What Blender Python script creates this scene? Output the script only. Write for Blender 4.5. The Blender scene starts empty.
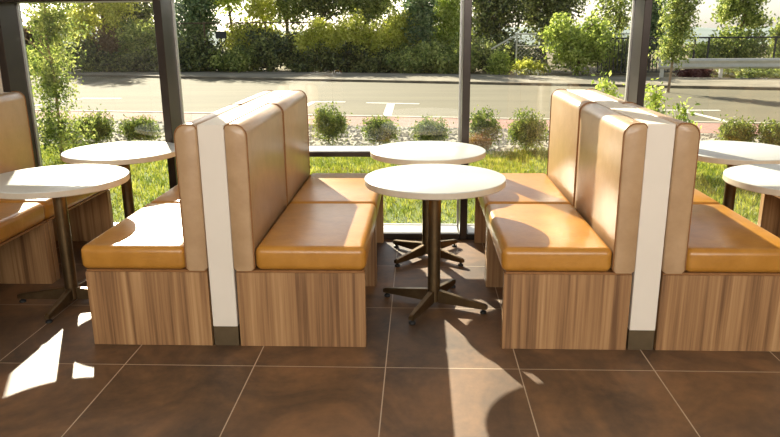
import bpy, bmesh, math, random
import numpy as np
from mathutils import Vector, Matrix

sc = bpy.context.scene
col = sc.collection

# ------------------------------------------------------------------ camera
YAW, PITCH, ROLL = map(math.radians, (-2.4516, 15.3693, -0.4691))
FPX, EYE = 696.4, 1.5484
FW = Vector((math.sin(YAW) * math.cos(PITCH), math.cos(YAW) * math.cos(PITCH), -math.sin(PITCH)))
RT = Vector((math.cos(YAW), -math.sin(YAW), 0.0))
UP = RT.cross(FW)
R2 = RT * math.cos(ROLL) + UP * math.sin(ROLL)
U2 = -RT * math.sin(ROLL) + UP * math.cos(ROLL)
cam_data = bpy.data.cameras.new('camera')
cam = bpy.data.objects.new('camera', cam_data)
col.objects.link(cam)
cam.matrix_world = Matrix(((R2.x, U2.x, -FW.x, 0), (R2.y, U2.y, -FW.y, 0), (R2.z, U2.z, -FW.z, EYE), (0, 0, 0, 1)))
cam_data.sensor_fit = 'HORIZONTAL'
cam_data.sensor_width = 36.0
cam_data.lens = FPX / 780 * 36.0
cam_data.clip_start = 0.05
cam_data.clip_end = 5000
sc.camera = cam


def ray(px, py):
    return FW + R2 * ((px - 390) / FPX) - U2 * ((py - 218.5) / FPX)


def at(px, py, Y):
    """point of the place that stands at depth Y behind a pixel of the photograph"""
    d = ray(px, py)
    return Vector((0, 0, EYE)) + d * (Y / d.y)


def gnd(px, py, Z=-0.1):
    d = ray(px, py)
    return Vector((0, 0, EYE)) + d * ((Z - EYE) / d.z)


# ------------------------------------------------------------------ sky, sun, lights, exposure
SUN_SHIFT = Vector((0.79, -1.79, -1.0))       # way the sunlight travels
world = bpy.data.worlds.new('world')
sc.world = world
world.use_nodes = True
wn = world.node_tree
wn.nodes.clear()
sky = wn.nodes.new('ShaderNodeTexSky')
sky.sky_type = 'NISHITA'
sky.sun_disc = False
sky.sun_elevation = math.atan(1 / math.hypot(0.79, 1.79))
sky.sun_rotation = math.atan2(-0.79, 1.79)
sky.air_density = 1.0
sky.dust_density = 1.2
sky.ozone_density = 1.0
hs = wn.nodes.new('ShaderNodeHueSaturation')
hs.inputs['Saturation'].default_value = 0.45
bg = wn.nodes.new('ShaderNodeBackground')
bg.inputs['Strength'].default_value = 0.18
wo = wn.nodes.new('ShaderNodeOutputWorld')
wn.links.new(sky.outputs[0], hs.inputs['Color'])
wn.links.new(hs.outputs[0], bg.inputs['Color'])
wn.links.new(bg.outputs[0], wo.inputs['Surface'])

sd = bpy.data.lights.new('sun', 'SUN')
sd.energy = 13.8
sd.angle = math.radians(0.6)
sd.color = (1.0, 0.90, 0.71)
sun = bpy.data.objects.new('sun', sd)
col.objects.link(sun)
sun.rotation_euler = SUN_SHIFT.to_track_quat('-Z', 'Y').to_euler()
sun.location = (-3, 8, 9)


def area(name, loc, target, sx, sy, power, color):
    ld = bpy.data.lights.new(name, 'AREA')
    ld.shape = 'RECTANGLE'
    ld.size, ld.size_y = sx, sy
    ld.energy = power
    ld.color = color
    o = bpy.data.objects.new(name, ld)
    col.objects.link(o)
    o.location = loc
    o.rotation_euler = (Vector(target) - Vector(loc)).to_track_quat('-Z', 'Y').to_euler()
    return o


area('rear_fill', (0.6, -2.7, 2.5), (0.6, 3.2, 0.6), 7.0, 0.6, 255, (1.0, 0.95, 0.88))  # unseen fill lamp added behind the camera to brighten the room
area('ceiling_fill', (0.3, 1.2, 2.82), (0.3, 1.2, 0.0), 6.0, 1.2, 7, (1.0, 0.93, 0.84))  # added overhead fill, not a fixture of the room
area('ceiling_fill', (0.3, 3.6, 2.82), (0.3, 3.6, 0.0), 6.0, 0.6, 4, (1.0, 0.93, 0.84))  # second added overhead fill, nearer the window

sc.view_settings.view_transform = 'Standard'
sc.view_settings.look = 'None'
sc.view_settings.exposure = 0.0
sc.view_settings.gamma = 1.0
sc.view_settings.use_curve_mapping = False


# ------------------------------------------------------------------ materials
def new_mat(name):
    m = bpy.data.materials.new(name)
    m.use_nodes = True
    nt = m.node_tree
    b = nt.nodes['Principled BSDF']
    return m, nt, b


def ramp(nt, stops):
    r = nt.nodes.new('ShaderNodeValToRGB')
    els = r.color_ramp.elements
    while len(els) < len(stops):
        els.new(0.5)
    for e, (p, c) in zip(els, stops):
        e.position = p
        e.color = (*c, 1)
    return r


def noise(nt, vec, scale, detail=3, rough=0.55):
    n = nt.nodes.new('ShaderNodeTexNoise')
    n.inputs['Scale'].default_value = scale
    n.inputs['Detail'].default_value = detail
    n.inputs['Roughness'].default_value = rough
    if vec is not None:
        nt.links.new(vec, n.inputs['Vector'])
    return n


def coords(nt, kind='Object', scale=(1, 1, 1), loc=(0, 0, 0), rand=False):
    tc = nt.nodes.new('ShaderNodeTexCoord')
    mp = nt.nodes.new('ShaderNodeMapping')
    mp.inputs['Scale'].default_value = scale
    mp.inputs['Location'].default_value = loc
    src = tc.outputs[kind]
    if rand:
        oi = nt.nodes.new('ShaderNodeObjectInfo')
        mul = nt.nodes.new('ShaderNodeMath')
        mul.operation = 'MULTIPLY'
        mul.inputs[1].default_value = 37.0
        nt.links.new(oi.outputs['Random'], mul.inputs[0])
        add = nt.nodes.new('ShaderNodeVectorMath')
        add.operation = 'ADD'
        nt.links.new(src, add.inputs[0])
        nt.links.new(mul.outputs[0], add.inputs[1])
        src = add.outputs[0]
    nt.links.new(src, mp.inputs['Vector'])
    return mp.outputs[0]


def bump(nt, b, h, strength, dist=0.002):
    bp = nt.nodes.new('ShaderNodeBump')
    bp.inputs['Strength'].default_value = strength
    bp.inputs['Distance'].default_value = dist
    nt.links.new(h, bp.inputs['Height'])
    nt.links.new(bp.outputs[0], b.inputs['Normal'])


def mottled(name, c1, c2, scale=6, rough=0.6, metal=0.0, bmp=0.0, spec=0.5, detail=4):
    m, nt, b = new_mat(name)
    v = coords(nt)
    n = noise(nt, v, scale, detail)
    r = ramp(nt, [(0.32, c1), (0.68, c2)])
    nt.links.new(n.outputs[0], r.inputs[0])
    nt.links.new(r.outputs[0], b.inputs['Base Color'])
    b.inputs['Roughness'].default_value = rough
    b.inputs['Metallic'].default_value = metal
    b.inputs['Specular IOR Level'].default_value = spec
    if bmp:
        bump(nt, b, n.outputs[0], bmp, 0.01)
    return m


def leather(name, c1, c2, rough):
    m, nt, b = new_mat(name)
    v = coords(nt, rand=True)
    n = noise(nt, v, 9, 5, 0.65)
    r = ramp(nt, [(0.3, c1), (0.7, c2)])
    nt.links.new(n.outputs[0], r.inputs[0])
    nt.links.new(r.outputs[0], b.inputs['Base Color'])
    b.inputs['Roughness'].default_value = rough
    b.inputs['Specular IOR Level'].default_value = 0.8
    w = noise(nt, v, 26, 3)
    w.inputs['Distortion'].default_value = 1.2
    bump(nt, b, w.outputs[0], 0.25, 0.004)
    return m


M = {}
M['seat'] = leather('orange tan leather', (0.42, 0.185, 0.020), (0.54, 0.255, 0.040), 0.33)
M['back'] = leather('golden beige leather', (0.44, 0.285, 0.15), (0.53, 0.355, 0.20), 0.36)
M['piping'] = mottled('brown piping', (0.24, 0.11, 0.035), (0.32, 0.15, 0.05), 30, 0.5)
M['white_top'] = mottled('white laminate', (0.60, 0.62, 0.60), (0.65, 0.67, 0.65), 90, 0.32)
M['edge'] = mottled('cream edge band', (0.58, 0.51, 0.40), (0.64, 0.57, 0.46), 20, 0.5)  # beige puts the shade on the white rim into the colour
M['partition'] = mottled('cream painted board', (0.80, 0.74, 0.64), (0.84, 0.78, 0.68), 3, 0.55)
M['kick'] = mottled('olive brown skirting', (0.085, 0.058, 0.026), (0.12, 0.082, 0.038), 8, 0.6)
M['bronze'] = mottled('dark bronze metal', (0.16, 0.11, 0.055), (0.22, 0.155, 0.08), 14, 0.36, 0.85)
M['rubber'] = mottled('black rubber', (0.012, 0.012, 0.012), (0.02, 0.02, 0.02), 30, 0.6)
M['mullion'] = mottled('dark bronze anodised frame', (0.038, 0.030, 0.026), (0.052, 0.042, 0.036), 4, 0.32, 0.6)
M['bead'] = mottled('pale aluminium bead', (0.50, 0.50, 0.48), (0.58, 0.58, 0.55), 8, 0.4, 0.6)
M['wall'] = mottled('beige wall paint', (0.66, 0.58, 0.47), (0.70, 0.62, 0.51), 2, 0.8)
M['back_wall'] = mottled('taupe wall paint', (0.20, 0.165, 0.13), (0.24, 0.20, 0.16), 2, 0.8)  # unseen wall, darkened to weaken its reflection in the window glass
M['ceiling'] = mottled('white ceiling paint', (0.78, 0.77, 0.74), (0.82, 0.81, 0.78), 2, 0.9)
M['trunk'] = mottled('bark', (0.10, 0.065, 0.04), (0.20, 0.14, 0.09), 9, 0.9, bmp=0.4)
M['pale_trunk'] = mottled('pale bark', (0.26, 0.18, 0.11), (0.40, 0.29, 0.19), 9, 0.9)
M['soil'] = mottled('bare soil', (0.13, 0.10, 0.05), (0.22, 0.18, 0.08), 1.4, 0.95)
M['turf'] = mottled('turf', (0.09, 0.14, 0.02), (0.20, 0.25, 0.04), 2.0, 0.95)
M['bed'] = mottled('pale gravel ground', (0.26, 0.235, 0.18), (0.42, 0.385, 0.30), 7, 0.95)
M['pebble'] = mottled('pale pebbles', (0.28, 0.255, 0.20), (0.58, 0.54, 0.45), 5, 0.85)
M['kerb'] = mottled('pale kerb concrete', (0.42, 0.39, 0.31), (0.52, 0.48, 0.40), 5, 0.85)
M['dark_kerb'] = mottled('weathered kerb stone', (0.12, 0.10, 0.07), (0.26, 0.22, 0.15), 2, 0.9)
M['sidewalk'] = mottled('dusty sidewalk', (0.17, 0.15, 0.10), (0.34, 0.30, 0.22), 0.9, 0.95)
M['paint'] = mottled('white road paint', (0.72, 0.70, 0.62), (0.85, 0.82, 0.74), 4, 0.8)
M['galv'] = mottled('galvanised steel', (0.60, 0.58, 0.50), (0.70, 0.67, 0.58), 6, 0.5, 0.1)
M['black'] = mottled('black painted steel', (0.015, 0.016, 0.018), (0.03, 0.03, 0.032), 5, 0.5)
M['stone'] = mottled('pale boulder', (0.34, 0.32, 0.27), (0.58, 0.54, 0.46), 6, 0.9, bmp=0.6)
M['valley'] = mottled('valley meadows', (0.20, 0.27, 0.17), (0.32, 0.37, 0.28), 0.03, 1.0)
M['hill'] = mottled('distant wooded hills', (0.22, 0.28, 0.26), (0.30, 0.36, 0.34), 0.01, 1.0)  # pale blue-green puts the distance haze into the colour
M['water'] = mottled('river water', (0.30, 0.36, 0.38), (0.36, 0.42, 0.44), 0.05, 0.15)

# asphalt
m, nt, b = new_mat('yellowish grey asphalt')
v = coords(nt)
n1 = noise(nt, v, 60, 3)
n2 = noise(nt, coords(nt, scale=(0.12, 0.9, 1)), 1.6, 4)
mx = nt.nodes.new('ShaderNodeMath'); mx.operation = 'MULTIPLY_ADD'
mx.inputs[1].default_value = 0.45
nt.links.new(n1.outputs[0], mx.inputs[0])
hl = nt.nodes.new('ShaderNodeMath'); hl.operation = 'MULTIPLY'; hl.inputs[1].default_value = 0.55
nt.links.new(n2.outputs[0], hl.inputs[0]); nt.links.new(hl.outputs[0], mx.inputs[2])
r = ramp(nt, [(0.3, (0.105, 0.091, 0.050)), (0.7, (0.185, 0.162, 0.092))])
nt.links.new(mx.outputs[0], r.inputs[0]); nt.links.new(r.outputs[0], b.inputs['Base Color'])
b.inputs['Roughness'].default_value = 0.9
M['asphalt'] = m

# brick paving
m, nt, b = new_mat('red brick paving')
br = nt.nodes.new('ShaderNodeTexBrick')
br.inputs['Color1'].default_value = (0.30, 0.13, 0.10, 1)
br.inputs['Color2'].default_value = (0.36, 0.19, 0.15, 1)
br.inputs['Mortar'].default_value = (0.34, 0.26, 0.2, 1)
br.inputs['Scale'].default_value = 1.0
br.inputs['Brick Width'].default_value = 0.18
br.inputs['Row Height'].default_value = 0.11
br.inputs['Mortar Size'].default_value = 0.006
nt.links.new(coords(nt), br.inputs['Vector']); nt.links.new(br.outputs[0], b.inputs['Base Color'])
b.inputs['Roughness'].default_value = 0.9
M['brick'] = m

# floor tiles
TX, TY = 0.6254, 0.7246
m, nt, b = new_mat('brown stone tiles')
br = nt.nodes.new('ShaderNodeTexBrick')
br.offset = 0.0
br.squash = 1.0
br.inputs['Scale'].default_value = 1.0
br.inputs['Brick Width'].default_value = TX
br.inputs['Row Height'].default_value = TY
br.inputs['Mortar Size'].default_value = 0.0026
br.inputs['Mortar Smooth'].default_value = 0.1
br.inputs['Color1'].default_value = (0.0, 0.0, 0.0, 1)
br.inputs['Color2'].default_value = (1.0, 1.0, 1.0, 1)
nt.links.new(coords(nt, loc=(2.0303 + 4 * TX, -2.978 + 8 * TY, 0)), br.inputs['Vector'])
va = coords(nt)
na = noise(nt, va, 1.7, 7, 0.62)
na.inputs['Distortion'].default_value = 0.8
nb = noise(nt, va, 14, 5, 0.7)
ad = nt.nodes.new('ShaderNodeMath'); ad.operation = 'MULTIPLY_ADD'; ad.inputs[1].default_value = 0.25
nt.links.new(nb.outputs[0], ad.inputs[0]); nt.links.new(na.outputs[0], ad.inputs[2])
tl = nt.nodes.new('ShaderNodeMath'); tl.operation = 'MULTIPLY_ADD'; tl.inputs[1].default_value = 0.06
sep = nt.nodes.new('ShaderNodeSeparateColor')
nt.links.new(br.outputs['Color'], sep.inputs[0]); nt.links.new(sep.outputs[0], tl.inputs[0]); nt.links.new(ad.outputs[0], tl.inputs[2])
r = ramp(nt, [(0.46, (0.050, 0.031, 0.019)), (0.62, (0.118, 0.066, 0.034)), (0.82, (0.24, 0.125, 0.056))])
nt.links.new(tl.outputs[0], r.inputs[0])
mixc = nt.nodes.new('ShaderNodeMix'); mixc.data_type = 'RGBA'
nt.links.new(br.outputs['Fac'], mixc.inputs['Factor'])
nt.links.new(r.outputs[0], mixc.inputs[6])
mixc.inputs[7].default_value = (0.50, 0.40, 0.29, 1)
nt.links.new(mixc.outputs[2], b.inputs['Base Color'])
b.inputs['Roughness'].default_value = 0.54
b.inputs['Specular IOR Level'].default_value = 0.7
bump(nt, b, nb.outputs[0], 0.12, 0.003)
M['tile'] = m

# striped walnut laminate (grain runs upright)
m, nt, b = new_mat('striped walnut laminate')
v1 = coords(nt, scale=(58, 58, 1.0), rand=True)
v2 = coords(nt, scale=(16, 16, 0.35), rand=True)
g1 = noise(nt, v1, 1.0, 5, 0.65)
g2 = noise(nt, v2, 1.0, 2, 0.5)
g2.inputs['Distortion'].default_value = 0.5
mm = nt.nodes.new('ShaderNodeMath'); mm.operation = 'MULTIPLY_ADD'; mm.inputs[1].default_value = 0.5
h2 = nt.nodes.new('ShaderNodeMath'); h2.operation = 'MULTIPLY'; h2.inputs[1].default_value = 0.5
nt.links.new(g2.outputs[0], h2.inputs[0]); nt.links.new(g1.outputs[0], mm.inputs[0]); nt.links.new(h2.outputs[0], mm.inputs[2])
r = ramp(nt, [(0.38, (0.17, 0.085, 0.036)), (0.46, (0.30, 0.160, 0.068)), (0.54, (0.40, 0.225, 0.098)), (0.64, (0.51, 0.310, 0.145))])
nt.links.new(mm.outputs[0], r.inputs[0]); nt.links.new(r.outputs[0], b.inputs['Base Color'])
b.inputs['Roughness'].default_value = 0.5
M['wood'] = m

# window glass: clear sheet with a grazing reflection
m, nt, b = new_mat('window glass')
nt.nodes.remove(b)
out = nt.nodes['Material Output']
tr = nt.nodes.new('ShaderNodeBsdfTransparent'); tr.inputs[0].default_value = (0.975, 0.985, 0.975, 1)
gl = nt.nodes.new('ShaderNodeBsdfGlossy'); gl.inputs['Roughness'].default_value = 0.0
gl.inputs['Color'].default_value = (1, 1, 1, 1)
lw = nt.nodes.new('ShaderNodeLayerWeight'); lw.inputs['Blend'].default_value = 0.5
pw = nt.nodes.new('ShaderNodeMath'); pw.operation = 'POWER'; pw.inputs[1].default_value = 5
ma = nt.nodes.new('ShaderNodeMath'); ma.operation = 'MULTIPLY_ADD'; ma.inputs[1].default_value = 0.85; ma.inputs[2].default_value = 0.035
mxs = nt.nodes.new('ShaderNodeMixShader')
nt.links.new(lw.outputs['Facing'], pw.inputs[0]); nt.links.new(pw.outputs[0], ma.inputs[0]); nt.links.new(ma.outputs[0], mxs.inputs[0])
nt.links.new(tr.outputs[0], mxs.inputs[1]); nt.links.new(gl.outputs[0], mxs.inputs[2]); nt.links.new(mxs.outputs[0], out.inputs['Surface'])
M['glass'] = m


def leafmat(name, c1, c2, c3=None, scale=1.5, trans=0.5, fine=4.5):
    m, nt, b = new_mat(name)
    nt.nodes.remove(b)
    out = nt.nodes['Material Output']
    nlo = noise(nt, coords(nt), scale, 3, 0.6)
    nhi = noise(nt, coords(nt), scale * fine, 1, 0.5)
    n = nt.nodes.new('ShaderNodeMix'); n.data_type = 'FLOAT'; n.inputs[0].default_value = 0.6
    nt.links.new(nlo.outputs[0], n.inputs[2]); nt.links.new(nhi.outputs[0], n.inputs[3])
    stops = [(0.40, c1), (0.60, c2)] if c3 is None else [(0.40, c1), (0.50, c2), (0.61, c3)]
    r = ramp(nt, stops)
    nt.links.new(n.outputs[0], r.inputs[0])
    d = nt.nodes.new('ShaderNodeBsdfDiffuse')
    t = nt.nodes.new('ShaderNodeBsdfTranslucent')
    g = nt.nodes.new('ShaderNodeBsdfGlossy'); g.inputs['Roughness'].default_value = 0.45
    nt.links.new(r.outputs[0], d.inputs[0]); nt.links.new(r.outputs[0], t.inputs[0])
    a = nt.nodes.new('ShaderNodeMixShader'); a.inputs[0].default_value = trans
    c = nt.nodes.new('ShaderNodeMixShader'); c.inputs[0].default_value = 0.05
    nt.links.new(d.outputs[0], a.inputs[1]); nt.links.new(t.outputs[0], a.inputs[2])
    nt.links.new(a.outputs[0], c.inputs[1]); nt.links.new(g.outputs[0], c.inputs[2])
    nt.links.new(c.outputs[0], out.inputs['Surface'])
    return m


L = {
    'yellow': leafmat('yellow green leaves', (0.30, 0.34, 0.04), (0.66, 0.68, 0.09), (0.92, 0.88, 0.24), 2.5, 0.6),
    'bright': leafmat('bright green leaves', (0.18, 0.27, 0.04), (0.46, 0.56, 0.09), (0.80, 0.84, 0.24), 2.5, 0.6),
    'mid': leafmat('mid green leaves', (0.09, 0.14, 0.03), (0.30, 0.38, 0.08), (0.70, 0.72, 0.22), 1.9, 0.55),
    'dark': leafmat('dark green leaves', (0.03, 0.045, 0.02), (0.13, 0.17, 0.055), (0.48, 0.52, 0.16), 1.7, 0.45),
    'teal': leafmat('blue green needles', (0.06, 0.12, 0.05), (0.19, 0.29, 0.12), (0.48, 0.56, 0.24), 1.8, 0.45),
    'brown': leafmat('dry brown leaves', (0.15, 0.10, 0.05), (0.30, 0.20, 0.10), None, 2, 0.4),
    'maroon': leafmat('maroon leaves', (0.10, 0.03, 0.035), (0.20, 0.07, 0.06), None, 2, 0.4),
    'shrub': leafmat('clipped shrub leaves', (0.05, 0.09, 0.02), (0.16, 0.24, 0.04), (0.45, 0.50, 0.10), 8, 0.5),
    'rust': leafmat('rusty shrub leaves', (0.30, 0.17, 0.04), (0.45, 0.30, 0.07), None, 8, 0.5),
    'grass': leafmat('grass blades', (0.10, 0.16, 0.015), (0.27, 0.32, 0.03), (0.52, 0.51, 0.10), 3.2, 0.55),
}


# ------------------------------------------------------------------ helpers
def link_mesh(name, me, mat, parent=None, smooth=False):
    o = bpy.data.objects.new(name, me)
    col.objects.link(o)
    if mat is not None and not me.materials:
        me.materials.append(mat)
    if parent is not None:
        o.parent = parent
    if smooth:
        me.polygons.foreach_set('use_smooth', [True] * len(me.polygons))
    return o


def tag(o, label=None, cat=None, group=None, kind=None):
    if label: o['label'] = label
    if cat: o['category'] = cat
    if group: o['group'] = group
    if kind: o['kind'] = kind
    return o


def empty(name, loc, rz=0.0):
    o = bpy.data.objects.new(name, None)
    o.empty_display_size = 0.1
    o.location = loc
    o.rotation_euler = (0, 0, rz)
    col.objects.link(o)
    return o


def copy_tree(o, parent=None):
    c = o.copy()
    col.objects.link(c)
    c.parent = parent
    for ch in list(o.children):
        copy_tree(ch, c)
    return c


def add_box(bm, x0, x1, y0, y1, z0, z1, bev=0.0, seg=2):
    tmp = bmesh.new()
    bmesh.ops.create_cube(tmp, size=1.0)
    for v in tmp.verts:
        v.co = Vector(((x0 + x1) / 2 + v.co.x * (x1 - x0), (y0 + y1) / 2 + v.co.y * (y1 - y0), (z0 + z1) / 2 + v.co.z * (z1 - z0)))
    if bev:
        bmesh.ops.bevel(tmp, geom=list(tmp.edges), offset=bev, segments=seg, profile=0.5, affect='EDGES')
    merge(bm, tmp)


def merge(bm, tmp):
    me = bpy.data.meshes.new('tmp')
    tmp.to_mesh(me)
    tmp.free()
    bm.from_mesh(me)
    bpy.data.meshes.remove(me)


def add_tube(bm, pts, rad, n=8, closed=False):
    pts = [Vector(p) for p in pts]
    rads = rad if isinstance(rad, (list, tuple)) else [rad] * len(pts)
    rings = []
    N = len(pts)
    for i, p in enumerate(pts):
        a = pts[(i - 1) % N] if (closed or i > 0) else p
        c = pts[(i + 1) % N] if (closed or i < N - 1) else p
        t = (c - a).normalized()
        ref = Vector((0, 0, 1)) if abs(t.z) < 0.9 else Vector((0, 1, 0))
        u = t.cross(ref).normalized()
        w = t.cross(u).normalized()
        rings.append([bm.verts.new(p + (u * math.cos(k * 2 * math.pi / n) + w * math.sin(k * 2 * math.pi / n)) * rads[i]) for k in range(n)])
    for i in range(N if closed else N - 1):
        A, B = rings[i], rings[(i + 1) % N]
        for k in range(n):
            bm.faces.new((A[k], A[(k + 1) % n], B[(k + 1) % n], B[k]))
    if not closed:
        bm.faces.new(rings[0]); bm.faces.new(list(reversed(rings[-1])))


def lathe(bm, prof, n=48, c=(0, 0)):
    rings = []
    for r, z in prof:
        if r < 1e-6:
            rings.append([bm.verts.new((c[0], c[1], z))])
        else:
            rings.append([bm.verts.new((c[0] + r * math.cos(k * 2 * math.pi / n), c[1] + r * math.sin(k * 2 * math.pi / n), z)) for k in range(n)])
    for A, B in zip(rings, rings[1:]):
        for k in range(n):
            a, b2 = A[k % len(A)], A[(k + 1) % n % len(A)]
            d, e = B[k % len(B)], B[(k + 1) % n % len(B)]
            vs = []
            for q in (a, b2, e, d):
                if q not in vs: vs.append(q)
            if len(vs) > 2: bm.faces.new(vs)


def finish(name, bm, mat, parent=None, smooth=True, angle=40):
    bmesh.ops.recalc_face_normals(bm, faces=bm.faces)
    me = bpy.data.meshes.new(name)
    bm.to_mesh(me)
    bm.free()
    if smooth:
        me.polygons.foreach_set('use_smooth', [True] * len(me.polygons))
        me.set_sharp_from_angle(angle=math.radians(angle))
    return link_mesh(name, me, mat, parent)


def boxobj(name, dims, mat, parent=None, bev=0.0, seg=2):
    bm = bmesh.new()
    add_box(bm, *dims, bev, seg)
    return finish(name, bm, mat, parent)


def struct(o):
    o['kind'] = 'structure'
    return o


def np_mesh(name, verts, nper, mat, parent=None):
    """verts: (N, nper, 3) - one polygon of nper corners each"""
    n = verts.shape[0]
    me = bpy.data.meshes.new(name)
    me.vertices.add(n * nper)
    me.vertices.foreach_set('co', verts.astype(np.float32).ravel())
    me.loops.add(n * nper)
    me.loops.foreach_set('vertex_index', np.arange(n * nper, dtype=np.int32))
    me.polygons.add(n)
    me.polygons.foreach_set('loop_start', np.arange(0, n * nper, nper, dtype=np.int32))
    me.polygons.foreach_set('loop_total', np.full(n, nper, dtype=np.int32))
    me.update(calc_edges=True)
    return link_mesh(name, me, mat, parent)


# ------------------------------------------------------------------ room shell
YW, YO = 5.03, 5.32            # inner and outer face of the window frame
X0, X1, YB, H = -4.6, 6.2, -3.0, 2.9
struct(boxobj('floor', (X0, X1, YB, YO, -0.12, 0.0), M['tile']))
struct(boxobj('ceiling', (X0 - .15, X1 + .15, YB - .15, YO, H, H + 0.12), M['ceiling']))
struct(boxobj('wall_left', (X0 - 0.15, X0, YB, YO, -0.12, H), M['wall']))
struct(boxobj('wall_right', (X1, X1 + 0.15, YB, YO, -0.12, H), M['wall']))
struct(boxobj('wall_back', (X0 - .15, X1 + .15, YB - 0.15, YB, -0.12, H), M['back_wall']))
bm = bmesh.new()
add_box(bm, X0, -3.035, YW, YO, 0, H)
add_box(bm, -3.035, X1, YW, YO, 2.62, H)
struct(finish('wall_front', bm, M['wall'], smooth=False))

mull = [(-3.033, -2.978), (-1.869, -1.812), (0.308, 0.362), (1.536, 1.588), (3.72, 3.775), (5.9, 5.955)]
SILL, HEAD, TRL = 0.045, 2.62, 1.74
k = 0
def trim(bm):
    global k
    k += 1
    return struct(finish('trim_%d' % k, bm, M['mullion']))
for (a, b_) in mull:
    bm = bmesh.new()
    add_box(bm, a, b_, YW, YO, 0.0, HEAD, 0.003, 1)
    trim(bm)
for i in range(5):
    a, b_ = mull[i][1], mull[i + 1][0]
    bm = bmesh.new()
    add_box(bm, a, b_, YW, YO, 0.0, SILL, 0.003, 1)
    add_box(bm, a, b_, YW, YO, HEAD - 0.05, HEAD, 0.003, 1)
    if i == 1:
        add_box(bm, a, b_, YW, YO, 0.632, 0.669, 0.003, 1)
    else:
        add_box(bm, a, b_, YW, YO, TRL, TRL + 0.05, 0.003, 1)
    trim(bm)
    # glazing beads; pale caps added to imitate sunlight on sill and rail tops
    bm = bmesh.new()
    add_box(bm, a + .012, b_ - .012, YW + .03, 5.262, SILL, SILL + 0.003)
    if i == 1:
        add_box(bm, a + .012, b_ - .012, YW + .03, 5.262, 0.669, 0.672)
    for xa, xb in ((a, a + 0.012), (b_ - 0.012, b_)):
        add_box(bm, xa, xb, 5.262, 5.29, SILL, HEAD - .05)
    add_box(bm, a + .012, b_ - .012, 5.262, 5.29, SILL, SILL + 0.008)
    o = struct(finish('trim_%d' % (20 + i), bm, M['bead'], smooth=False))
    lims = [(SILL, 0.632), (0.669, HEAD - .05)] if i == 1 else [(SILL, TRL), (TRL + 0.05, HEAD - .05)]
    for j, (z0, z1) in enumerate(lims):
        struct(boxobj('window_%d' % (2 * i + j + 1), (a + .002, b_ - .002, 5.272, 5.278, z0 + .002, z1 - .002), M['glass']))


# ------------------------------------------------------------------ benches
PW, LU, XA, PH = 0.140, 0.900, -0.958, 2.055
YF = 3.191
ZS = 0.392                     # top of the end panels


def profile(x0, x1, z0, z1, r, n=8, ri=0.022):
    """closed outline, round on top, in x-z"""
    pts = [(x0 + .012, z0), (x1 - .012, z0), (x1, z0 + .012)]
    for i in range(n + 1):
        t = math.pi / 2 * i / n
        pts.append((x1 - r + r * math.cos(t), z1 - r + r * math.sin(t)))
    for i in range(n + 1):
        t = math.pi / 2 + math.pi / 2 * i / n
        pts.append((x0 + ri + ri * math.cos(t), z1 - ri + ri * math.sin(t)))
    pts.append((x0, z0 + .012))
    return pts


def make_bench(s):
    """bench unit, seat towards s * x, running along +y from 0 to LU"""
    root = empty('booth_bench', (0, 0, 0))
    for y0, y1 in ((0.0, 0.05), (LU - 0.05, LU)):
        xs = sorted((s * 0.002, 0.636 if s > 0 else -0.612))
        boxobj('end_panel', (xs[0], xs[1], y0, y1, 0, ZS), M['wood'], root, 0.0015, 1)
    xs = sorted((s * 0.004, 0.630 if s > 0 else -0.606))
    boxobj('seat_board', (xs[0], xs[1], 0.004, LU - 0.004, ZS, ZS + 0.012), M['piping'], root, 0.001, 1)
    # seat cushion, slightly crowned
    xs = sorted((s * 0.101, 0.643 if s > 0 else -0.627))
    bm = bmesh.new()
    add_box(bm, xs[0], xs[1], -0.012, LU - 0.014, ZS + 0.012, 0.527, 0.034, 5)
    finish('seat_cushion', bm, M['seat'], root, angle=80)
    # backrest
    y0, y1 = -0.014, LU - 0.016
    prof = profile(-0.005, 0.098, ZS + 0.013, 1.119, 0.055)
    cx, cz = 0.0465, 0.76
    bm = bmesh.new()
    rings = []
    for yy, k_ in ((y0, 0.90), (y0 + .003, 0.955), (y0 + .010, 1.0), (y1 - .010, 1.0), (y1 - .003, 0.955), (y1, 0.90)):
        ins = (1 - k_) * 0.052
        ring = []
        for (px, pz) in prof:
            qx = px + (ins if px < cx else -ins) * min(1, abs(px - cx) / 0.03)
            qz = pz - ins if pz > cz else pz + ins * .2
            ring.append(bm.verts.new((s * qx, yy, qz)))
        rings.append(ring)
    for A, B in zip(rings, rings[1:]):
        for i in range(len(A)):
            bm.faces.new((A[i], A[(i + 1) % len(A)], B[(i + 1) % len(A)], B[i]))
    bm.faces.new(rings[0]); bm.faces.new(list(reversed(rings[-1])))
    back = finish('backrest_cushion', bm, M['back'], root, angle=50)
    for yy in (y0 + 0.006, y1 - 0.006):
        bm = bmesh.new()
        add_tube(bm, [(s * px, yy, pz) for px, pz in profile(-0.003, 0.099, ZS + 0.016, 1.120, 0.055)][1:-1], 0.0038, 6)
        finish('piping', bm, M['piping'], back)
    return root


protos = {}
XPOS = {-1: XA - PH - 0.004, 0: XA - 0.010, 1: XA + PH - 0.001, 2: XA + 2 * PH}
def bench(part_i, side, unit, label, group):
    x = XPOS[part_i] + side * PW / 2
    if side not in protos:
        protos[side] = make_bench(side)
        o = protos[side]
    else:
        o = copy_tree(protos[side])
    o.location = (x, YF + unit * (LU + 0.006), 0)
    tag(o, label, 'bench', group)


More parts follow.
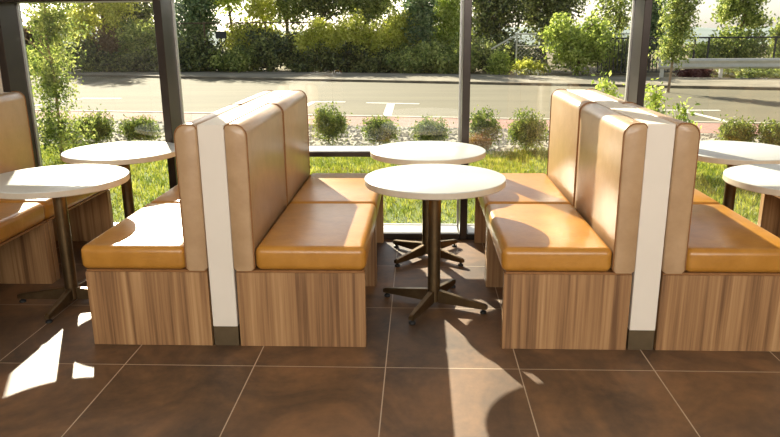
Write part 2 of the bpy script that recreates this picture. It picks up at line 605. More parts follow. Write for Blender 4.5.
G = 'tan leather booth benches by the window'
bench(-1, 1, 0, 'tan bench at the left edge, nearer one of the pair facing right', G)
bench(-1, 1, 1, 'tan bench at the far left against the window, its tall back beside the window post', G)
bench(0, -1, 0, 'tan bench left of the left cream partition, nearer, bright sun on seat', G)
bench(0, -1, 1, 'tan bench left of the left cream partition, farther, next to the window', G)
bench(0, 1, 0, 'tan bench right of the left cream partition, nearer, shaded seat', G)
bench(0, 1, 1, 'tan bench right of the left cream partition, farther, by the window', G)
bench(1, -1, 0, 'tan bench left of the right cream partition, nearer, curved shadow on seat', G)
bench(1, -1, 1, 'tan bench left of the right cream partition, farther one next to the window', G)
bench(1, 1, 0, 'tan bench right of the right cream partition, nearer one with shaded seat', G)
bench(1, 1, 1, 'tan bench right of the right cream partition, farther one mostly hidden by its back', G)
bench(2, -1, 0, 'tan bench at the right edge outside the table, nearer one of the pair facing left', G)
bench(2, -1, 1, 'tan bench at the right edge with dark wooden end panel seen under the round table', G)

for i, lab in ((-1, 'cream partition at the far left edge behind the leftmost benches'),
               (0, 'cream partition panel between the benches, left of the centre tables'),
               (1, 'cream partition panel between the benches, right of the centre tables'),
               (2, 'cream partition behind the benches at the far right edge')):
    x = XPOS[i]
    r_ = empty('booth_partition', (x, YF, 0))
    tag(r_, lab, 'partition', 'cream partitions between back to back benches')
    boxobj('panel', (-PW / 2 + .0078, PW / 2 - .0078, 0.0, 1.79, 0.105, 1.117), M['partition'], r_, 0.002, 1)
    boxobj('kickboard', (-PW / 2 + .008, PW / 2 - .008, 0.004, 1.79, 0.0, 0.105), M['kick'], r_, 0.001, 1)


# ------------------------------------------------------------------ tables
def make_table():
    root = empty('round_table', (0, 0, 0))
    bm = bmesh.new()
    lathe(bm, [(0, 0.7515), (0.383, 0.7515), (0.385, 0.7505), (0.386, 0.7485), (0.386, 0.7460), (0, 0.7460)], 96)
    top = finish('tabletop', bm, M['white_top'], root, angle=30)
    bm = bmesh.new()
    lathe(bm, [(0, 0.7460), (0.3858, 0.7460), (0.3858, 0.7190), (0.383, 0.7150), (0, 0.7150)], 96)
    finish('edge_band', bm, M['edge'], top, angle=30)
    bm = bmesh.new()
    lathe(bm, [(0, 0.7150), (0.11, 0.7150), (0.11, 0.7080), (0.05, 0.7030), (0, 0.7030)], 32)
    finish('mounting_plate', bm, M['bronze'], root, angle=30)
    bm = bmesh.new()
    lathe(bm, [(0, 0.7030), (0.036, 0.7030), (0.036, 0.028), (0.033, 0.024), (0, 0.024)], 40)
    finish('pole', bm, M['bronze'], root, angle=30)
    for q in range(4):
        a = q * math.pi / 2
        R = Matrix.Rotation(a, 4, 'Z')
        bm = bmesh.new()
        # tapering blade of the foot: profile in x-z, 28 mm thick narrowing to the tip
        secs = [(0.034, 0.022, 0.094, 0.017), (0.12, 0.023, 0.081, 0.016), (0.22, 0.024, 0.066, 0.015), (0.308, 0.025, 0.054, 0.0135), (0.322, 0.027, 0.048, 0.012)]
        rings = []
        for x, z0, z1, w in secs:
            rings.append([bm.verts.new(R @ Vector(p)) for p in ((x, -w, z0), (x, w, z0), (x, w, z1 - .004), (x, w - .004, z1), (x, -w + .004, z1), (x, -w, z1 - .004))])
        for A, B in zip(rings, rings[1:]):
            for i in range(6):
                bm.faces.new((A[i], A[(i + 1) % 6], B[(i + 1) % 6], B[i]))
        bm.faces.new(rings[0]); bm.faces.new(list(reversed(rings[-1])))
        leg = finish('leg', bm, M['bronze'], root, smooth=False)
        c = R @ Vector((0.300, 0, 0))
        bm = bmesh.new()
        lathe(bm, [(0, 0.0), (0.017, 0.0), (0.019, 0.004), (0.017, 0.012), (0.008, 0.016), (0.007, 0.030), (0, 0.030)], 16, (c.x, c.y))
        finish('foot_glide', bm, M['rubber'], leg, angle=30)
    return root


tp = make_table()
tabs = [(0.088, 3.760, 66, 'white round table in the centre, front one of the two'),
        (0.059, 4.640, 48, 'white round table in the centre, behind the front one by the window'),
        (-2.035, 3.755, 2, 'white round table at the left edge, half sunlit, nearest on that side'),
        (-2.030, 4.650, 30, 'white round table at the left by the window, behind the half sunlit one'),
        (2.060, 3.755, 20, 'white round table at the right edge, front one cut by the picture side'),
        (2.085, 4.640, 40, 'white round table at the right by the window behind the right bench back')]
for i, (x, y, a, lab) in enumerate(tabs):
    o = tp if i == 0 else copy_tree(tp)
    o.location = (x, y, 0)
    o.rotation_euler = (0, 0, math.radians(a))
    tag(o, lab, 'table', 'white round pedestal tables')

# ------------------------------------------------------------------ outside ground
GZ = -0.10


def slab(name, pts, z0, z1, mat):
    bm = bmesh.new()
    lo = [bm.verts.new((x, y, z0)) for x, y in pts]
    hi = [bm.verts.new((x, y, z1)) for x, y in pts]
    bm.faces.new(hi); bm.faces.new(list(reversed(lo)))
    n = len(pts)
    for i in range(n):
        bm.faces.new((lo[i], lo[(i + 1) % n], hi[(i + 1) % n], hi[i]))
    return struct(finish(name, bm, mat, smooth=False))


def line_y(p, q, x):
    return p[1] + (q[1] - p[1]) * (x - p[0]) / (q[0] - p[0])


KA, KB = (-6.63, 14.29), (5.08, 12.30)          # near kerb line
BA, BB = (-4.5, 12.72), (4.6, 11.10)            # near edge of the brick strip
FA, FB = (-11.6, 25.3), (9.3, 18.7)             # far kerb
SA, SB = (-13.4, 29.2), (11.0, 21.9)            # back of the far sidewalk
XL, XR = -34.0, 30.0
def cl(x): return max(-14, min(14, x))
def ky(x): return line_y(KA, KB, x)
def by(x): return line_y(BA, BB, x)
def fy(x): return line_y(FA, FB, x)
def sy_(x): return line_y(SA, SB, x)
slab('lawn', [(XL, YO), (XR, YO), (XR, 8.6), (4.8, 9.15), (-4.5, 10.0), (XL, 10.6)], GZ - 0.2, GZ, M['turf'])
slab('gravel_bed', [(XL, 10.6), (-4.5, 10.0), (4.8, 9.15), (XR, 8.6), (XR, by(XR) + 2.6), (6, by(6)), (-8, by(-8)), (XL, by(XL))], GZ - 0.2, GZ - .002, M['bed'])
slab('brick_strip', [(XL, by(XL)), (-8, by(-8)), (6, by(6)), (XR, by(XR) + 2.6), (XR, ky(XR) + 2.5), (6, ky(6)), (XL, ky(XL))], GZ - 0.2, GZ, M['brick'])
slab('near_kerb', [(XL, ky(XL)), (6, ky(6)), (XR, ky(XR) + 2.5), (XR, ky(XR) + 2.66), (6, ky(6) + .13), (XL, ky(XL) + .13)], GZ - 0.2, GZ + 0.012, M['kerb'])
slab('road', [(XL, ky(XL) + .13), (6, ky(6) + .13), (XR, ky(XR) + 2.66), (XR, fy(XR) + 3), (10, fy(10)), (XL, fy(XL))], GZ - 0.25, GZ - 0.01, M['asphalt'])
slab('far_kerb', [(XL, fy(XL)), (10, fy(10)), (XR, fy(XR) + 3), (XR, fy(XR) + 3.25), (10, fy(10) + .25), (XL, fy(XL) + .25)], GZ - 0.2, GZ + 0.06, M['dark_kerb'])
slab('far_sidewalk', [(XL, fy(XL) + .25), (10, fy(10) + .25), (XR, fy(XR) + 3.25), (XR, sy_(XR) + 5), (11, sy_(11)), (XL, sy_(XL))], GZ - 0.2, GZ + 0.05, M['sidewalk'])
slab('field', [(XL - 60, 30), (XL, sy_(XL)), (11, sy_(11)), (XR, sy_(XR) + 5), (XR + 60, 24), (XR + 60, 62), (XL - 60, 62)], GZ - 0.4, GZ, M['soil'])
slab('valley', [(-900, 63), (900, 63), (1500, 1600), (-1500, 1600)], -26, -25, M['valley'])
slab('river', [(-300, 640), (900, 560), (1200, 760), (-300, 820)], -24.99, -24.8, M['water'])

# road paint: kerb-side bays
def stripe(bm, p, q, w):
    p, q = Vector((p[0], p[1], 0)), Vector((q[0], q[1], 0))
    d = (q - p).normalized(); nrm = Vector((-d.y, d.x, 0)) * w / 2
    vs = [bm.verts.new((c.x, c.y, zz)) for zz in (GZ - .0095, GZ - .005) for c in (p - nrm, q - nrm, q + nrm, p + nrm)]
    bm.faces.new(vs[4:]); bm.faces.new(list(reversed(vs[:4])))
    for i in range(4):
        bm.faces.new((vs[i], vs[(i + 1) % 4], vs[4 + (i + 1) % 4], vs[4 + i]))
marks = [[((-8.45, 17.25), (-7.4, 17.18), .16), ((-8.35, 17.2), (-8.9, 14.85), .14)],
         [((-2.5, 16.2), (-1.7, 16.12), .12), ((-2.45, 16.2), (-2.55, 13.8), .12)],
         [((-1.2, 15.93), (0.0, 15.67), .12), ((-0.63, 15.8), (-0.62, 13.5), .17)],
         [((4.7, 14.33), (6.0, 14.24), .12), ((5.25, 14.3), (5.46, 12.45), .12)]]
for mk in marks:
    bm = bmesh.new()
    for p, q, w in mk:
        stripe(bm, p, q, w)
    struct(finish('road_marking', bm, M['paint'], smooth=False))

# hills on the horizon
rng = np.random.default_rng(5)
bm = bmesh.new()
xs = np.linspace(-1400, 1400, 90)
prev = None
for i, x in enumerate(xs):
    t = x / 130.0
    h = -2.0 + 3.0 * math.sin(t * 0.8) + 2.0 * math.sin(t * 2.3 + 1) + 1.0 * math.sin(t * 5.1)
    ringv = [bm.verts.new((x, yy, z)) for yy, z in ((1180, -25.2), (1260, (-25 + h) / 2), (1400, h), (1500, h - 6), (1590, -25.2))]
    if prev:
        for a in range(4):
            bm.faces.new((prev[a], ringv[a], ringv[a + 1], prev[a + 1]))
    prev = ringv
o = struct(finish('hills', bm, M['hill']))


# ------------------------------------------------------------------ plants
def leaves(centres, spread, n, size, rng, aspect=0.55, up=0.0):
    """n leaves of a given length, scattered round the centres"""
    idx = rng.integers(0, len(centres), n)
    c = centres[idx] + rng.normal(0, 1, (n, 3)) * spread
    d = rng.normal(0, 1, (n, 3)); d[:, 2] += up
    d /= np.linalg.norm(d, axis=1)[:, None]
    e = rng.normal(0, 1, (n, 3))
    w = np.cross(d, e); w /= np.linalg.norm(w, axis=1)[:, None] + 1e-9
    nn = np.cross(d, w)
    s = size * rng.uniform(0.6, 1.25, n)[:, None]
    a = c - d * s * 0.5
    b2 = c + w * s * aspect * 0.5 + nn * s * 0.08
    t = c + d * s * 0.5
    e2 = c - w * s * aspect * 0.5 + nn * s * 0.08
    q1 = np.stack([a, b2, t], 1)
    q2 = np.stack([a, t, e2], 1)
    return np.concatenate([q1, q2], 0)


def blob_points(blobs, n, rng, shell=0.55):
    w = np.array([(b[3] * b[4] * b[5]) ** (2 / 3) for b in blobs]); w /= w.sum()
    idx = rng.choice(len(blobs), n, p=w)
    B = np.array(blobs)[idx]
    d = rng.normal(0, 1, (n, 3)); d /= np.linalg.norm(d, axis=1)[:, None]
    r = (rng.uniform(shell, 1.0, n))[:, None] * rng.uniform(0.72, 1.25, (n, 1))
    return B[:, :3] + d * B[:, 3:] * r


def trunk_bm(bm, base, top, r, rng, kids=4, reach=1.0):
    base, top = Vector(base), Vector(top)
    pts = []
    for i in range(6):
        t = i / 5
        p = base.lerp(top, t)
        if 0 < i:
            p += Vector((rng.normal() * r * 0.8, rng.normal() * r * 0.8, 0))
        pts.append(p)
    add_tube(bm, pts, [r * (1 - 0.13 * i) for i in range(6)], 7)
    for j in range(kids):
        t = rng.uniform(0.35, 0.9)
        s = base.lerp(top, t)
        a = rng.uniform(0, 6.283)
        e = s + Vector((math.cos(a) * reach, math.sin(a) * reach * 0.6, reach * rng.uniform(0.5, 1.1)))
        mid = s.lerp(e, 0.5) + Vector((0, 0, reach * 0.12))
        add_tube(bm, [s, mid, e], [r * 0.5, r * 0.35, r * 0.15], 5)


seedn = [100]
def plant(name, label, cat, base, blobs, n, size, mat, group=None, trunk=None, trunk_mat='trunk', spread=None, clump=14, shell=0.45, kids=4, part='foliage', up=0.0, aspect=0.55):
    seedn[0] += 1
    g = np.random.default_rng(seedn[0])
    root = empty(name, base)
    tag(root, label, cat, group)
    bx = Vector(base)
    blobs = [(b[0] - bx.x, b[1] - bx.y, b[2] - bx.z, b[3], b[4], b[5]) for b in blobs]
    cen = blob_points(blobs, max(6, n // clump), g, shell)
    cen[:, 2] = np.maximum(cen[:, 2], size * 0.5)
    tri = leaves(cen, (spread or size * 0.8), n, size, g, aspect, up)
    tri[:, :, 2] = np.maximum(tri[:, :, 2], 0.005)
    np_mesh(part, tri, 3, L[mat], root)
    if trunk:
        bm = bmesh.new()
        trunk_bm(bm, (0, 0, -0.02), (trunk[1], trunk[2], trunk[3]), trunk[0], g, kids, trunk[4] if len(trunk) > 4 else 0.8)
        finish('trunk' if trunk[0] > 0.02 else 'stem', bm, M[trunk_mat], root)
    return root


def tree_px(label, px, hw, ytop, ybot, Y, n, size, mat, name='tree', cat='tree', group='trees beyond the road', dens=26, shell=0.35, trunk=0.09, depth=1.0, extra=(), **kw):
    """tree whose crown spans px +- hw and ytop..ybot of the photograph at distance Y"""
    a, b_ = at(px - hw, (ytop + ybot) / 2, Y), at(px + hw, (ytop + ybot) / 2, Y)
    t, lo = at(px, ytop, Y), at(px, ybot, Y)
    cx, rx = (a.x + b_.x) / 2, (b_.x - a.x) / 2
    cz, rz = (t.z + max(lo.z, GZ)) / 2, (t.z - max(lo.z, GZ)) / 2
    n = int(n * 1.5); size *= 1.12
    blobs = [(cx, Y, cz, rx, rx * depth, rz)]
    for (ex, ey, ehw, eh) in extra:
        p = at(ex, ey, Y); q = at(ex + ehw, ey + eh, Y)
        blobs.append((p.x, Y, p.z, abs(q.x - p.x), abs(q.x - p.x), abs(p.z - q.z)))
    return plant(name, label, cat, (cx, Y, GZ), blobs, n, size, mat, group,
                 (trunk, 0.1, 0, cz + rz * 0.5 - GZ, rx * 0.5) if trunk else None, clump=dens, shell=shell, **kw)


# lawn: grass blades
g = np.random.default_rng(3)
NB = 80000
bx_ = g.uniform(-6.2, 6.4, NB); by_ = 5.36 + (g.uniform(0, 1, NB) ** 0.8) * 4.9
edge = np.interp(bx_, [-4.5, 4.8], [10.0, 9.15]) + 0.12 * np.sin(bx_ * 5)
keep = by_ < edge
bx_, by_ = bx_[keep], by_[keep]
n = len(bx_)
hgt = g.uniform(0.03, 0.085, n); ang = g.uniform(0, math.pi, n); wd = g.uniform(0.004, 0.008, n)
lean = g.normal(0, 0.022, (n, 2))
v = np.zeros((n, 3, 3))
v[:, 0] = np.stack([bx_ - np.cos(ang) * wd, by_ - np.sin(ang) * wd, np.full(n, GZ)], 1)
v[:, 1] = np.stack([bx_ + np.cos(ang) * wd, by_ + np.sin(ang) * wd, np.full(n, GZ)], 1)
v[:, 2] = np.stack([bx_ + lean[:, 0], by_ + lean[:, 1], GZ + hgt], 1)
tag(np_mesh('grass', v, 3, L['grass']), 'short sunlit yellow-green lawn grass outside the window', 'grass', kind='stuff')

# gravel pebbles of the planting bed
NP = 5200
px_ = g.uniform(-7, 7.5, NP); t_ = g.uniform(0, 1, NP)
lo_ = np.interp(px_, [-4.5, 4.8], [10.02, 9.2]); hi_ = np.array([by(x) for x in px_]) - 0.1
py_ = lo_ + (hi_ - lo_) * t_
rad = g.uniform(0.015, 0.045, NP)
oct_ = np.array([[1, 0, 0], [0, 1, 0], [-1, 0, 0], [0, -1, 0]], float)
tris = []
c = np.stack([px_, py_, np.full(NP, GZ)], 1)
a0 = g.uniform(0, 6.28, NP)
for q in range(5):
    t1, t2 = a0 + q * 2 * math.pi / 5, a0 + (q + 1) * 2 * math.pi / 5
    p1 = c + np.stack([np.cos(t1), np.sin(t1) * .8, 0 * t1 - .05], 1) * rad[:, None]
    p2 = c + np.stack([np.cos(t2), np.sin(t2) * .8, 0 * t2 - .05], 1) * rad[:, None]
    p3 = c + np.stack([0 * t1, 0 * t1, 0 * t1 + 0.65], 1) * rad[:, None]
    tris.append(np.stack([p1, p2, p3], 1))
tag(np_mesh('gravel', np.concatenate(tris), 3, M['pebble']), 'pale loose gravel between the low shrubs and the brick strip', 'gravel', kind='stuff')

# low shrubs in a row along the gravel bed
def shrub(px, ybase, ytop, hw, label, mat='shrub', n=4200, size=0.05):
    p = gnd(px, ybase)
    p.y -= 0.0
    e = at(px + hw, ybase, p.y)
    r = e.x - p.x
    h = at(px, ytop, p.y).z - GZ
    plant('low_shrub', label, 'shrub', (p.x, p.y, GZ),
          [(p.x, p.y, GZ + h * .5, r * .85, r * .8, h * .48), (p.x - r * .35, p.y, GZ + h * .55, r * .5, r * .5, h * .42), (p.x + r * .4, p.y, GZ + h * .5, r * .5, r * .5, h * .4)],
          n, size, mat, 'low round shrubs along the gravel bed', (0.012, 0, 0, h * .6, r * .5), clump=12, shell=0.15, up=0.9, aspect=0.4)
shrub(97, 144, 112, 20, 'low green shrub behind the left rear table, left one of two')
shrub(141, 142, 117, 21, 'low green shrub behind the left rear table, next to the window post')
shrub(330, 144, 106, 19, 'low green shrub just right of the left bench back, above the window rail')
shrub(380, 146, 116, 19, 'low green shrub behind the left rim of the centre table')
shrub(430, 146, 118, 20, 'low dark green shrub straight behind the centre rear table')
shrub(484, 149, 110, 17, 'low green shrub right beside the middle window post')
shrub(526, 151, 112, 21, 'low green shrub between the middle window post and the right bench back')
shrub(735, 149, 119, 20, 'low green shrub behind the right rear table, left of the rightmost one')
shrub(775, 151, 121, 21, 'low green shrub at the right edge of the picture')
shrub(478, 152, 133, 15, 'small rusty yellow shrub in front of the green one by the middle window post', 'rust', 1100, 0.045)

# young staked trees near the building
p = gnd(62, 163)
plant('young_tree', 'slender young tree on the lawn at the left beside the first window post', 'tree', (p.x, p.y, GZ),
      [(p.x - .02, p.y, 0.32, .44, .34, .44), (p.x, p.y, 0.95, .36, .3, .48), (p.x + .12, p.y, 1.6, .36, .34, .5), (p.x + .2, p.y, 2.2, .4, .4, .5), (p.x - .1, p.y, 2.6, .3, .3, .4)],
      13000, 0.048, 'mid', None, (0.022, 0.1, 0, 2.6, .4), 'pale_trunk', clump=7, shell=0.1, kids=8)
p = gnd(668, 92)
plant('young_tree', 'slender young tree on the near side of the guardrail, right of the right window post', 'tree', (p.x, p.y, GZ),
      [(p.x + .02, p.y, .95, .42, .4, .42), (p.x + .08, p.y, 1.6, .5, .45, .55), (p.x + .1, p.y, 2.3, .5, .45, .6), (p.x, p.y, 3.0, .3, .3, .5)],
      8500, 0.085, 'mid', None, (0.035, 0.1, 0, 2.6, .5), 'pale_trunk', clump=8, shell=0.1, kids=7)

# tall leafy weeds rising behind the right bench backs
for (px, yb, Y, yt, hw, lab) in ((608, 150, 8.6, 72, 14, 'leafy plant showing over the right bench backs, left of the window post'),
                                (657, 150, 8.3, 80, 11, 'leafy plant with pale green leaves right of the right window post'),
                                (684, 150, 8.1, 99, 3, 'single leafy sprig peeking over the bench back right of the post')):
    a, b_ = at(px - hw, yt + 12, Y), at(px + hw, yt + 12, Y)
    top = at(px, yt, Y).z
    r = (b_.x - a.x) / 2
    cx = (a.x + b_.x) / 2
    hh = top - GZ
    plant('leafy_bush', lab, 'bush', (cx, Y, GZ), [(cx, Y, GZ + hh * .55, r, r, hh * .42), (cx - r * .3, Y, GZ + hh * .8, r * .6, r * .5, hh * .18)],
          int(200 + 3200 * r), 0.075, 'bright', 'leafy plants outside the right window', (0.01, 0, 0, hh * .9, r * .6), clump=5, shell=0.1, kids=5, aspect=0.45)

# boulder
p = gnd(71, 141)
bm = bmesh.new()
bmesh.ops.create_icosphere(bm, subdivisions=3, radius=1.0)
for v_ in bm.verts:
    f = 1 + 0.12 * math.sin(v_.co.x * 5 + 1) * math.cos(v_.co.y * 4) + 0.07 * math.sin(v_.co.z * 7 + v_.co.x * 3)
    v_.co = Vector((v_.co.x * f * .17, v_.co.y * f * .13, max(v_.co.z, -.45) * f * .12))
o = finish('boulder', bm, M['stone'])
o.location = (p.x, p.y, GZ + 0.05)
tag(o, 'pale boulder between the young left tree and the low shrub', 'boulder')

# ------------------------------------------------------------------ trees and brush beyond the road
T = tree_px
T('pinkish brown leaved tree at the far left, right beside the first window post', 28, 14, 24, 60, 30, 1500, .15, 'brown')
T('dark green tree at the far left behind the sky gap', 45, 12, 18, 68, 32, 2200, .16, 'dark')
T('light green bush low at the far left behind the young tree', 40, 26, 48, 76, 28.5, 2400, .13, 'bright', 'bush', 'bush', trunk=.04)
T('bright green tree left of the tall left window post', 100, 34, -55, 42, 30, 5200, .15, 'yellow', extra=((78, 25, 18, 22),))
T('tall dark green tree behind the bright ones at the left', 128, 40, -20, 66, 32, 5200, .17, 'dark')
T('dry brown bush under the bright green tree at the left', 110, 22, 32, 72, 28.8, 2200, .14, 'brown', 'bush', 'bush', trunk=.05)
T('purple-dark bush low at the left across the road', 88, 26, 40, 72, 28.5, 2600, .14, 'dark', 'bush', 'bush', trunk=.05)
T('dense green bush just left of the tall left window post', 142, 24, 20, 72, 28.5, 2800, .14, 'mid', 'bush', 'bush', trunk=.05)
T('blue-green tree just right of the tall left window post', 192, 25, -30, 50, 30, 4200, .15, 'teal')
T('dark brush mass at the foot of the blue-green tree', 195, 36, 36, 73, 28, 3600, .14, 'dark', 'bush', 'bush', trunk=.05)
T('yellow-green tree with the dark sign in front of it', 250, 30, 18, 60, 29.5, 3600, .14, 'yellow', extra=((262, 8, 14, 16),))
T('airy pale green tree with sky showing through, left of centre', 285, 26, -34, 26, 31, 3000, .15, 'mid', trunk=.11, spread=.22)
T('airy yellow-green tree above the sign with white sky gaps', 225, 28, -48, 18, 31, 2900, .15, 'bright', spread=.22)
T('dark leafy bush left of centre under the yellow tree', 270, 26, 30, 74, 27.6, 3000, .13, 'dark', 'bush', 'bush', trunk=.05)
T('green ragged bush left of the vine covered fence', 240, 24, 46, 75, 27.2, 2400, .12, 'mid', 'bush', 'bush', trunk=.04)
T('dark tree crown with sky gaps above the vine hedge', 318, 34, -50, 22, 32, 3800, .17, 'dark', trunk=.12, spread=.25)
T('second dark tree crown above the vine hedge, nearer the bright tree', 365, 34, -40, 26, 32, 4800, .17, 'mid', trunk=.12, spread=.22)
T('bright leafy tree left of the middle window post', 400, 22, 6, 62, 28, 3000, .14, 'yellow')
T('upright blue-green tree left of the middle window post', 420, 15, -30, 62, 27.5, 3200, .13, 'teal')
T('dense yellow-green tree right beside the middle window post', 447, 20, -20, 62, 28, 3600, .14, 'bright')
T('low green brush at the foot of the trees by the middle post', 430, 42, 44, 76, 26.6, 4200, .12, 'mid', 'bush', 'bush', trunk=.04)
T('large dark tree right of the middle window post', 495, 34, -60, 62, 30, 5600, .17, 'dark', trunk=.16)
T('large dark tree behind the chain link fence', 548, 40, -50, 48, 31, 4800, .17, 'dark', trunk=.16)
T('dark brush behind the chain link fence', 500, 40, 40, 74, 27.5, 3600, .13, 'dark', 'bush', 'bush', trunk=.05)
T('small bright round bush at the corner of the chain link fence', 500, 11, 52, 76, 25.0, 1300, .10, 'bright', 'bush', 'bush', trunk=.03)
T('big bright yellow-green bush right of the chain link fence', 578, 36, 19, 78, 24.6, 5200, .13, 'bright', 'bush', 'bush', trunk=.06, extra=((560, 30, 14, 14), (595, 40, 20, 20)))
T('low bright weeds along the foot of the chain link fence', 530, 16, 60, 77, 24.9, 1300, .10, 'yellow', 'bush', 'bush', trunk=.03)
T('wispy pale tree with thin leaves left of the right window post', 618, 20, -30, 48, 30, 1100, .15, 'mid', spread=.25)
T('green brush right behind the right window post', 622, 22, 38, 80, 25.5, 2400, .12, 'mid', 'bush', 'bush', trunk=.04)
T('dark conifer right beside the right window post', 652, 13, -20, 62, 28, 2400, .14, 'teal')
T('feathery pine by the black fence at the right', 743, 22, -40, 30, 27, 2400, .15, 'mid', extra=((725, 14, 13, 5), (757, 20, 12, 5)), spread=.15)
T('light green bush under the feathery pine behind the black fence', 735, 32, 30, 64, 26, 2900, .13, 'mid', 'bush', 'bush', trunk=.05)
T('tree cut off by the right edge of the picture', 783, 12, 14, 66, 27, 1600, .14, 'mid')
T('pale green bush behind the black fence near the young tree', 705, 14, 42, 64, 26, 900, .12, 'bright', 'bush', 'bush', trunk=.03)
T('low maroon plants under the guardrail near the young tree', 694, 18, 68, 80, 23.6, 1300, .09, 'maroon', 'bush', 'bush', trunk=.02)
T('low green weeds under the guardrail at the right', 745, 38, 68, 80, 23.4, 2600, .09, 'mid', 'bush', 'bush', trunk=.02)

# hedge of vines hanging on the fence, and its dark foot
g = np.random.default_rng(77)
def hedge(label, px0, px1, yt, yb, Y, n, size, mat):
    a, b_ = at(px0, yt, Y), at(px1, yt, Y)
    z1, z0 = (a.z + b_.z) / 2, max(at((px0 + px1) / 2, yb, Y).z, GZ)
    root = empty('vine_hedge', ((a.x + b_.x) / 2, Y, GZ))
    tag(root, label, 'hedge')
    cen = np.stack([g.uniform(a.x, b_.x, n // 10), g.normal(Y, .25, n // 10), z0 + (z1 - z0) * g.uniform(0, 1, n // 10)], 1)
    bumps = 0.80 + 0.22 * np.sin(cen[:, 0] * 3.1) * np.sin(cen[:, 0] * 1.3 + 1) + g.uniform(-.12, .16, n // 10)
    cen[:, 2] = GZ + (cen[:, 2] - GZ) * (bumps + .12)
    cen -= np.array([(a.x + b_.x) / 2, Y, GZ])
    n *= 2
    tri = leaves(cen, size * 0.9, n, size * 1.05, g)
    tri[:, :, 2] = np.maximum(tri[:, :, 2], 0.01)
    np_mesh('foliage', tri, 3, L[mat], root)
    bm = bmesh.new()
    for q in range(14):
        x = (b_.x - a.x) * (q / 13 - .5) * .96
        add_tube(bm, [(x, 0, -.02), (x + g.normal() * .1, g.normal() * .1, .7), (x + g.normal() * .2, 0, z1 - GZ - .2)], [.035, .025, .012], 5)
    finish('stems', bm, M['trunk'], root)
hedge('long bright yellow-green vine hedge across the road, left of the middle post', 298, 398, 25, 50, 27.2, 7000, .12, 'yellow')
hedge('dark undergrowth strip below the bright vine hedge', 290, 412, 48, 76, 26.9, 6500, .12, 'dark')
hedge('dark undergrowth along the sidewalk at the left of the picture', 82, 235, 54, 74, 27.6, 7000, .12, 'dark')
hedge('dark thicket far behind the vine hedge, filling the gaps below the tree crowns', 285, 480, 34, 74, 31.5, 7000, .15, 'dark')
hedge('green ragged undergrowth along the sidewalk behind the middle window post', 405, 475, 56, 77, 26.2, 3500, .12, 'mid')

# ------------------------------------------------------------------ fences, guardrail, sign
def tubeobj(name, segs, r, mat, parent, n=7):
    bm = bmesh.new()
    for p, q in segs:
        add_tube(bm, [p, q], r, n)
    return finish(name, bm, mat, parent)


def wires(x0, x1, z0, z1, step):
    segs = []
    w, h = x1 - x0, z1 - z0
    k_ = -h
    while k_ < w:
        for sgn in (1, -1):
            xa, xb = k_, k_ + h
            za, zb = 0, h
            if xa < 0: za, xa = -xa, 0
            if xb > w: zb, xb = zb - (xb - w), w
            if xb - xa > .02:
                segs.append(((x0 + xa, 0, z0 + za), (x0 + xb, 0, z0 + zb)) if sgn > 0 else ((x0 + w - xa, 0, z0 + za), (x0 + w - xb, 0, z0 + zb)))
        k_ += step
    return segs


r_ = empty('chain_link_fence', (3.42, 25.4, GZ))
tag(r_, 'grey chain link fence with sloping end rail across the road', 'fence')
for x in (0.0, 2.9):
    tubeobj('post', [((x, 0, 0), (x, 0, 1.42))], .032, M['galv'], r_)
tubeobj('top_rail', [((0, 0, 1.38), (4.2, 0, 1.36))], .024, M['galv'], r_)
tubeobj('middle_rail', [((0, 0, .98), (4.2, 0, .96))], .017, M['galv'], r_)
tubeobj('sloping_brace', [((0, 0, 1.36), (-.88, 0, .87))], .03, M['galv'], r_)
tubeobj('wire_mesh', wires(0, 4.2, 0.04, 1.36, .14), .004, M['galv'], r_, 3)

r_ = empty('chain_link_fence', (-6.2, 27.9, GZ))
tag(r_, 'rusty chain link fence half buried in leaves near the dark sign', 'fence')
for x in (-2.2, 0.2, 2.3):
    tubeobj('post', [((x, 0, 0), (x, 0, 1.9))], .03, M['trunk'], r_)
tubeobj('top_rail', [((-3.2, 0, 1.86), (2.4, 0, 1.84))], .022, M['trunk'], r_)
tubeobj('wire_mesh', wires(-3.2, 2.4, .04, 1.84, .16), .004, M['trunk'], r_, 3)

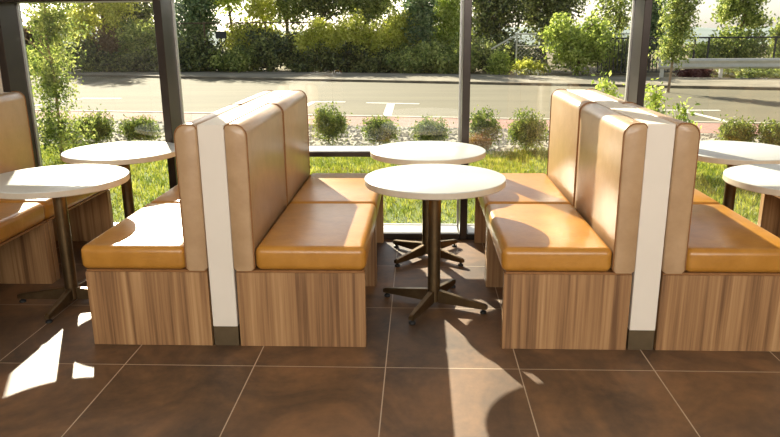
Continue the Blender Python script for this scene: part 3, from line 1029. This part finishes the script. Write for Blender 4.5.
p = at(221, 35, 27.0)
r_ = empty('small_sign', (p.x, 27.0, GZ))
tag(r_, 'small dark rectangular sign among the leaves left of the bright vine hedge', 'sign')
boxobj('sign_panel', (-.21, .21, -.012, .012, p.z - GZ - .13, p.z - GZ + .13), M['black'], r_, .004, 1)
tubeobj('post', [((0, .03, 0), (0, .03, p.z - GZ + .1))], .018, M['black'], r_)

r_ = empty('black_fence', (6.0, 24.3, GZ), math.radians(-1))
tag(r_, 'black metal fence behind the guardrail at the right', 'fence')
for x in (0.3, 3.15, 3.6, 5.75, 8.0):
    tubeobj('post', [((x, 0, 0), (x, 0, 1.26))], .034, M['black'], r_)
tubeobj('top_rail', [((0, 0, 1.23), (8.6, 0, 1.23))], .026, M['black'], r_)
tubeobj('bottom_rail', [((0, 0, .12), (8.6, 0, .12))], .02, M['black'], r_)
tubeobj('wire_mesh', wires(0, 8.6, .12, 1.23, .12), .0035, M['black'], r_, 3)
bm = bmesh.new()
for q in range(22):
    add_box(bm, q * .13, q * .13 + .03, -.012, .012, .1, 1.23)
finish('picket_panel', bm, M['black'], r_, smooth=False)

r_ = empty('guardrail', (7.5, 22.7, GZ), math.radians(-2))
tag(r_, 'pale grey metal guardrail along the far side of the road at the right', 'guardrail')
prof = [(0, 0), (-.04, .02), (-.07, .07), (-.04, .12), (0, .15), (0, .17), (-.04, .20), (-.07, .25), (-.04, .30), (0, .32)]
bm = bmesh.new()
for off in (0,):
    prev = None
    for i in range(31):
        x = i * .27
        ring = [bm.verts.new((x, y, .31 + z)) for y, z in prof] + [bm.verts.new((x, y + .006, .31 + z)) for y, z in reversed(prof)]
        if prev:
            for a in range(len(ring)):
                bm.faces.new((prev[a], prev[(a + 1) % len(ring)], ring[(a + 1) % len(ring)], ring[a]))
        else:
            bm.faces.new(ring)
        prev = ring
    bm.faces.new(list(reversed(prev)))
finish('rail_beam', bm, M['galv'], r_, angle=50)
for x in (0.15, 1.95, 3.9, 5.85, 7.8):
    boxobj('post', (x - .05, x + .05, .012, .11, 0, .60), M['galv'], r_, .004, 1)
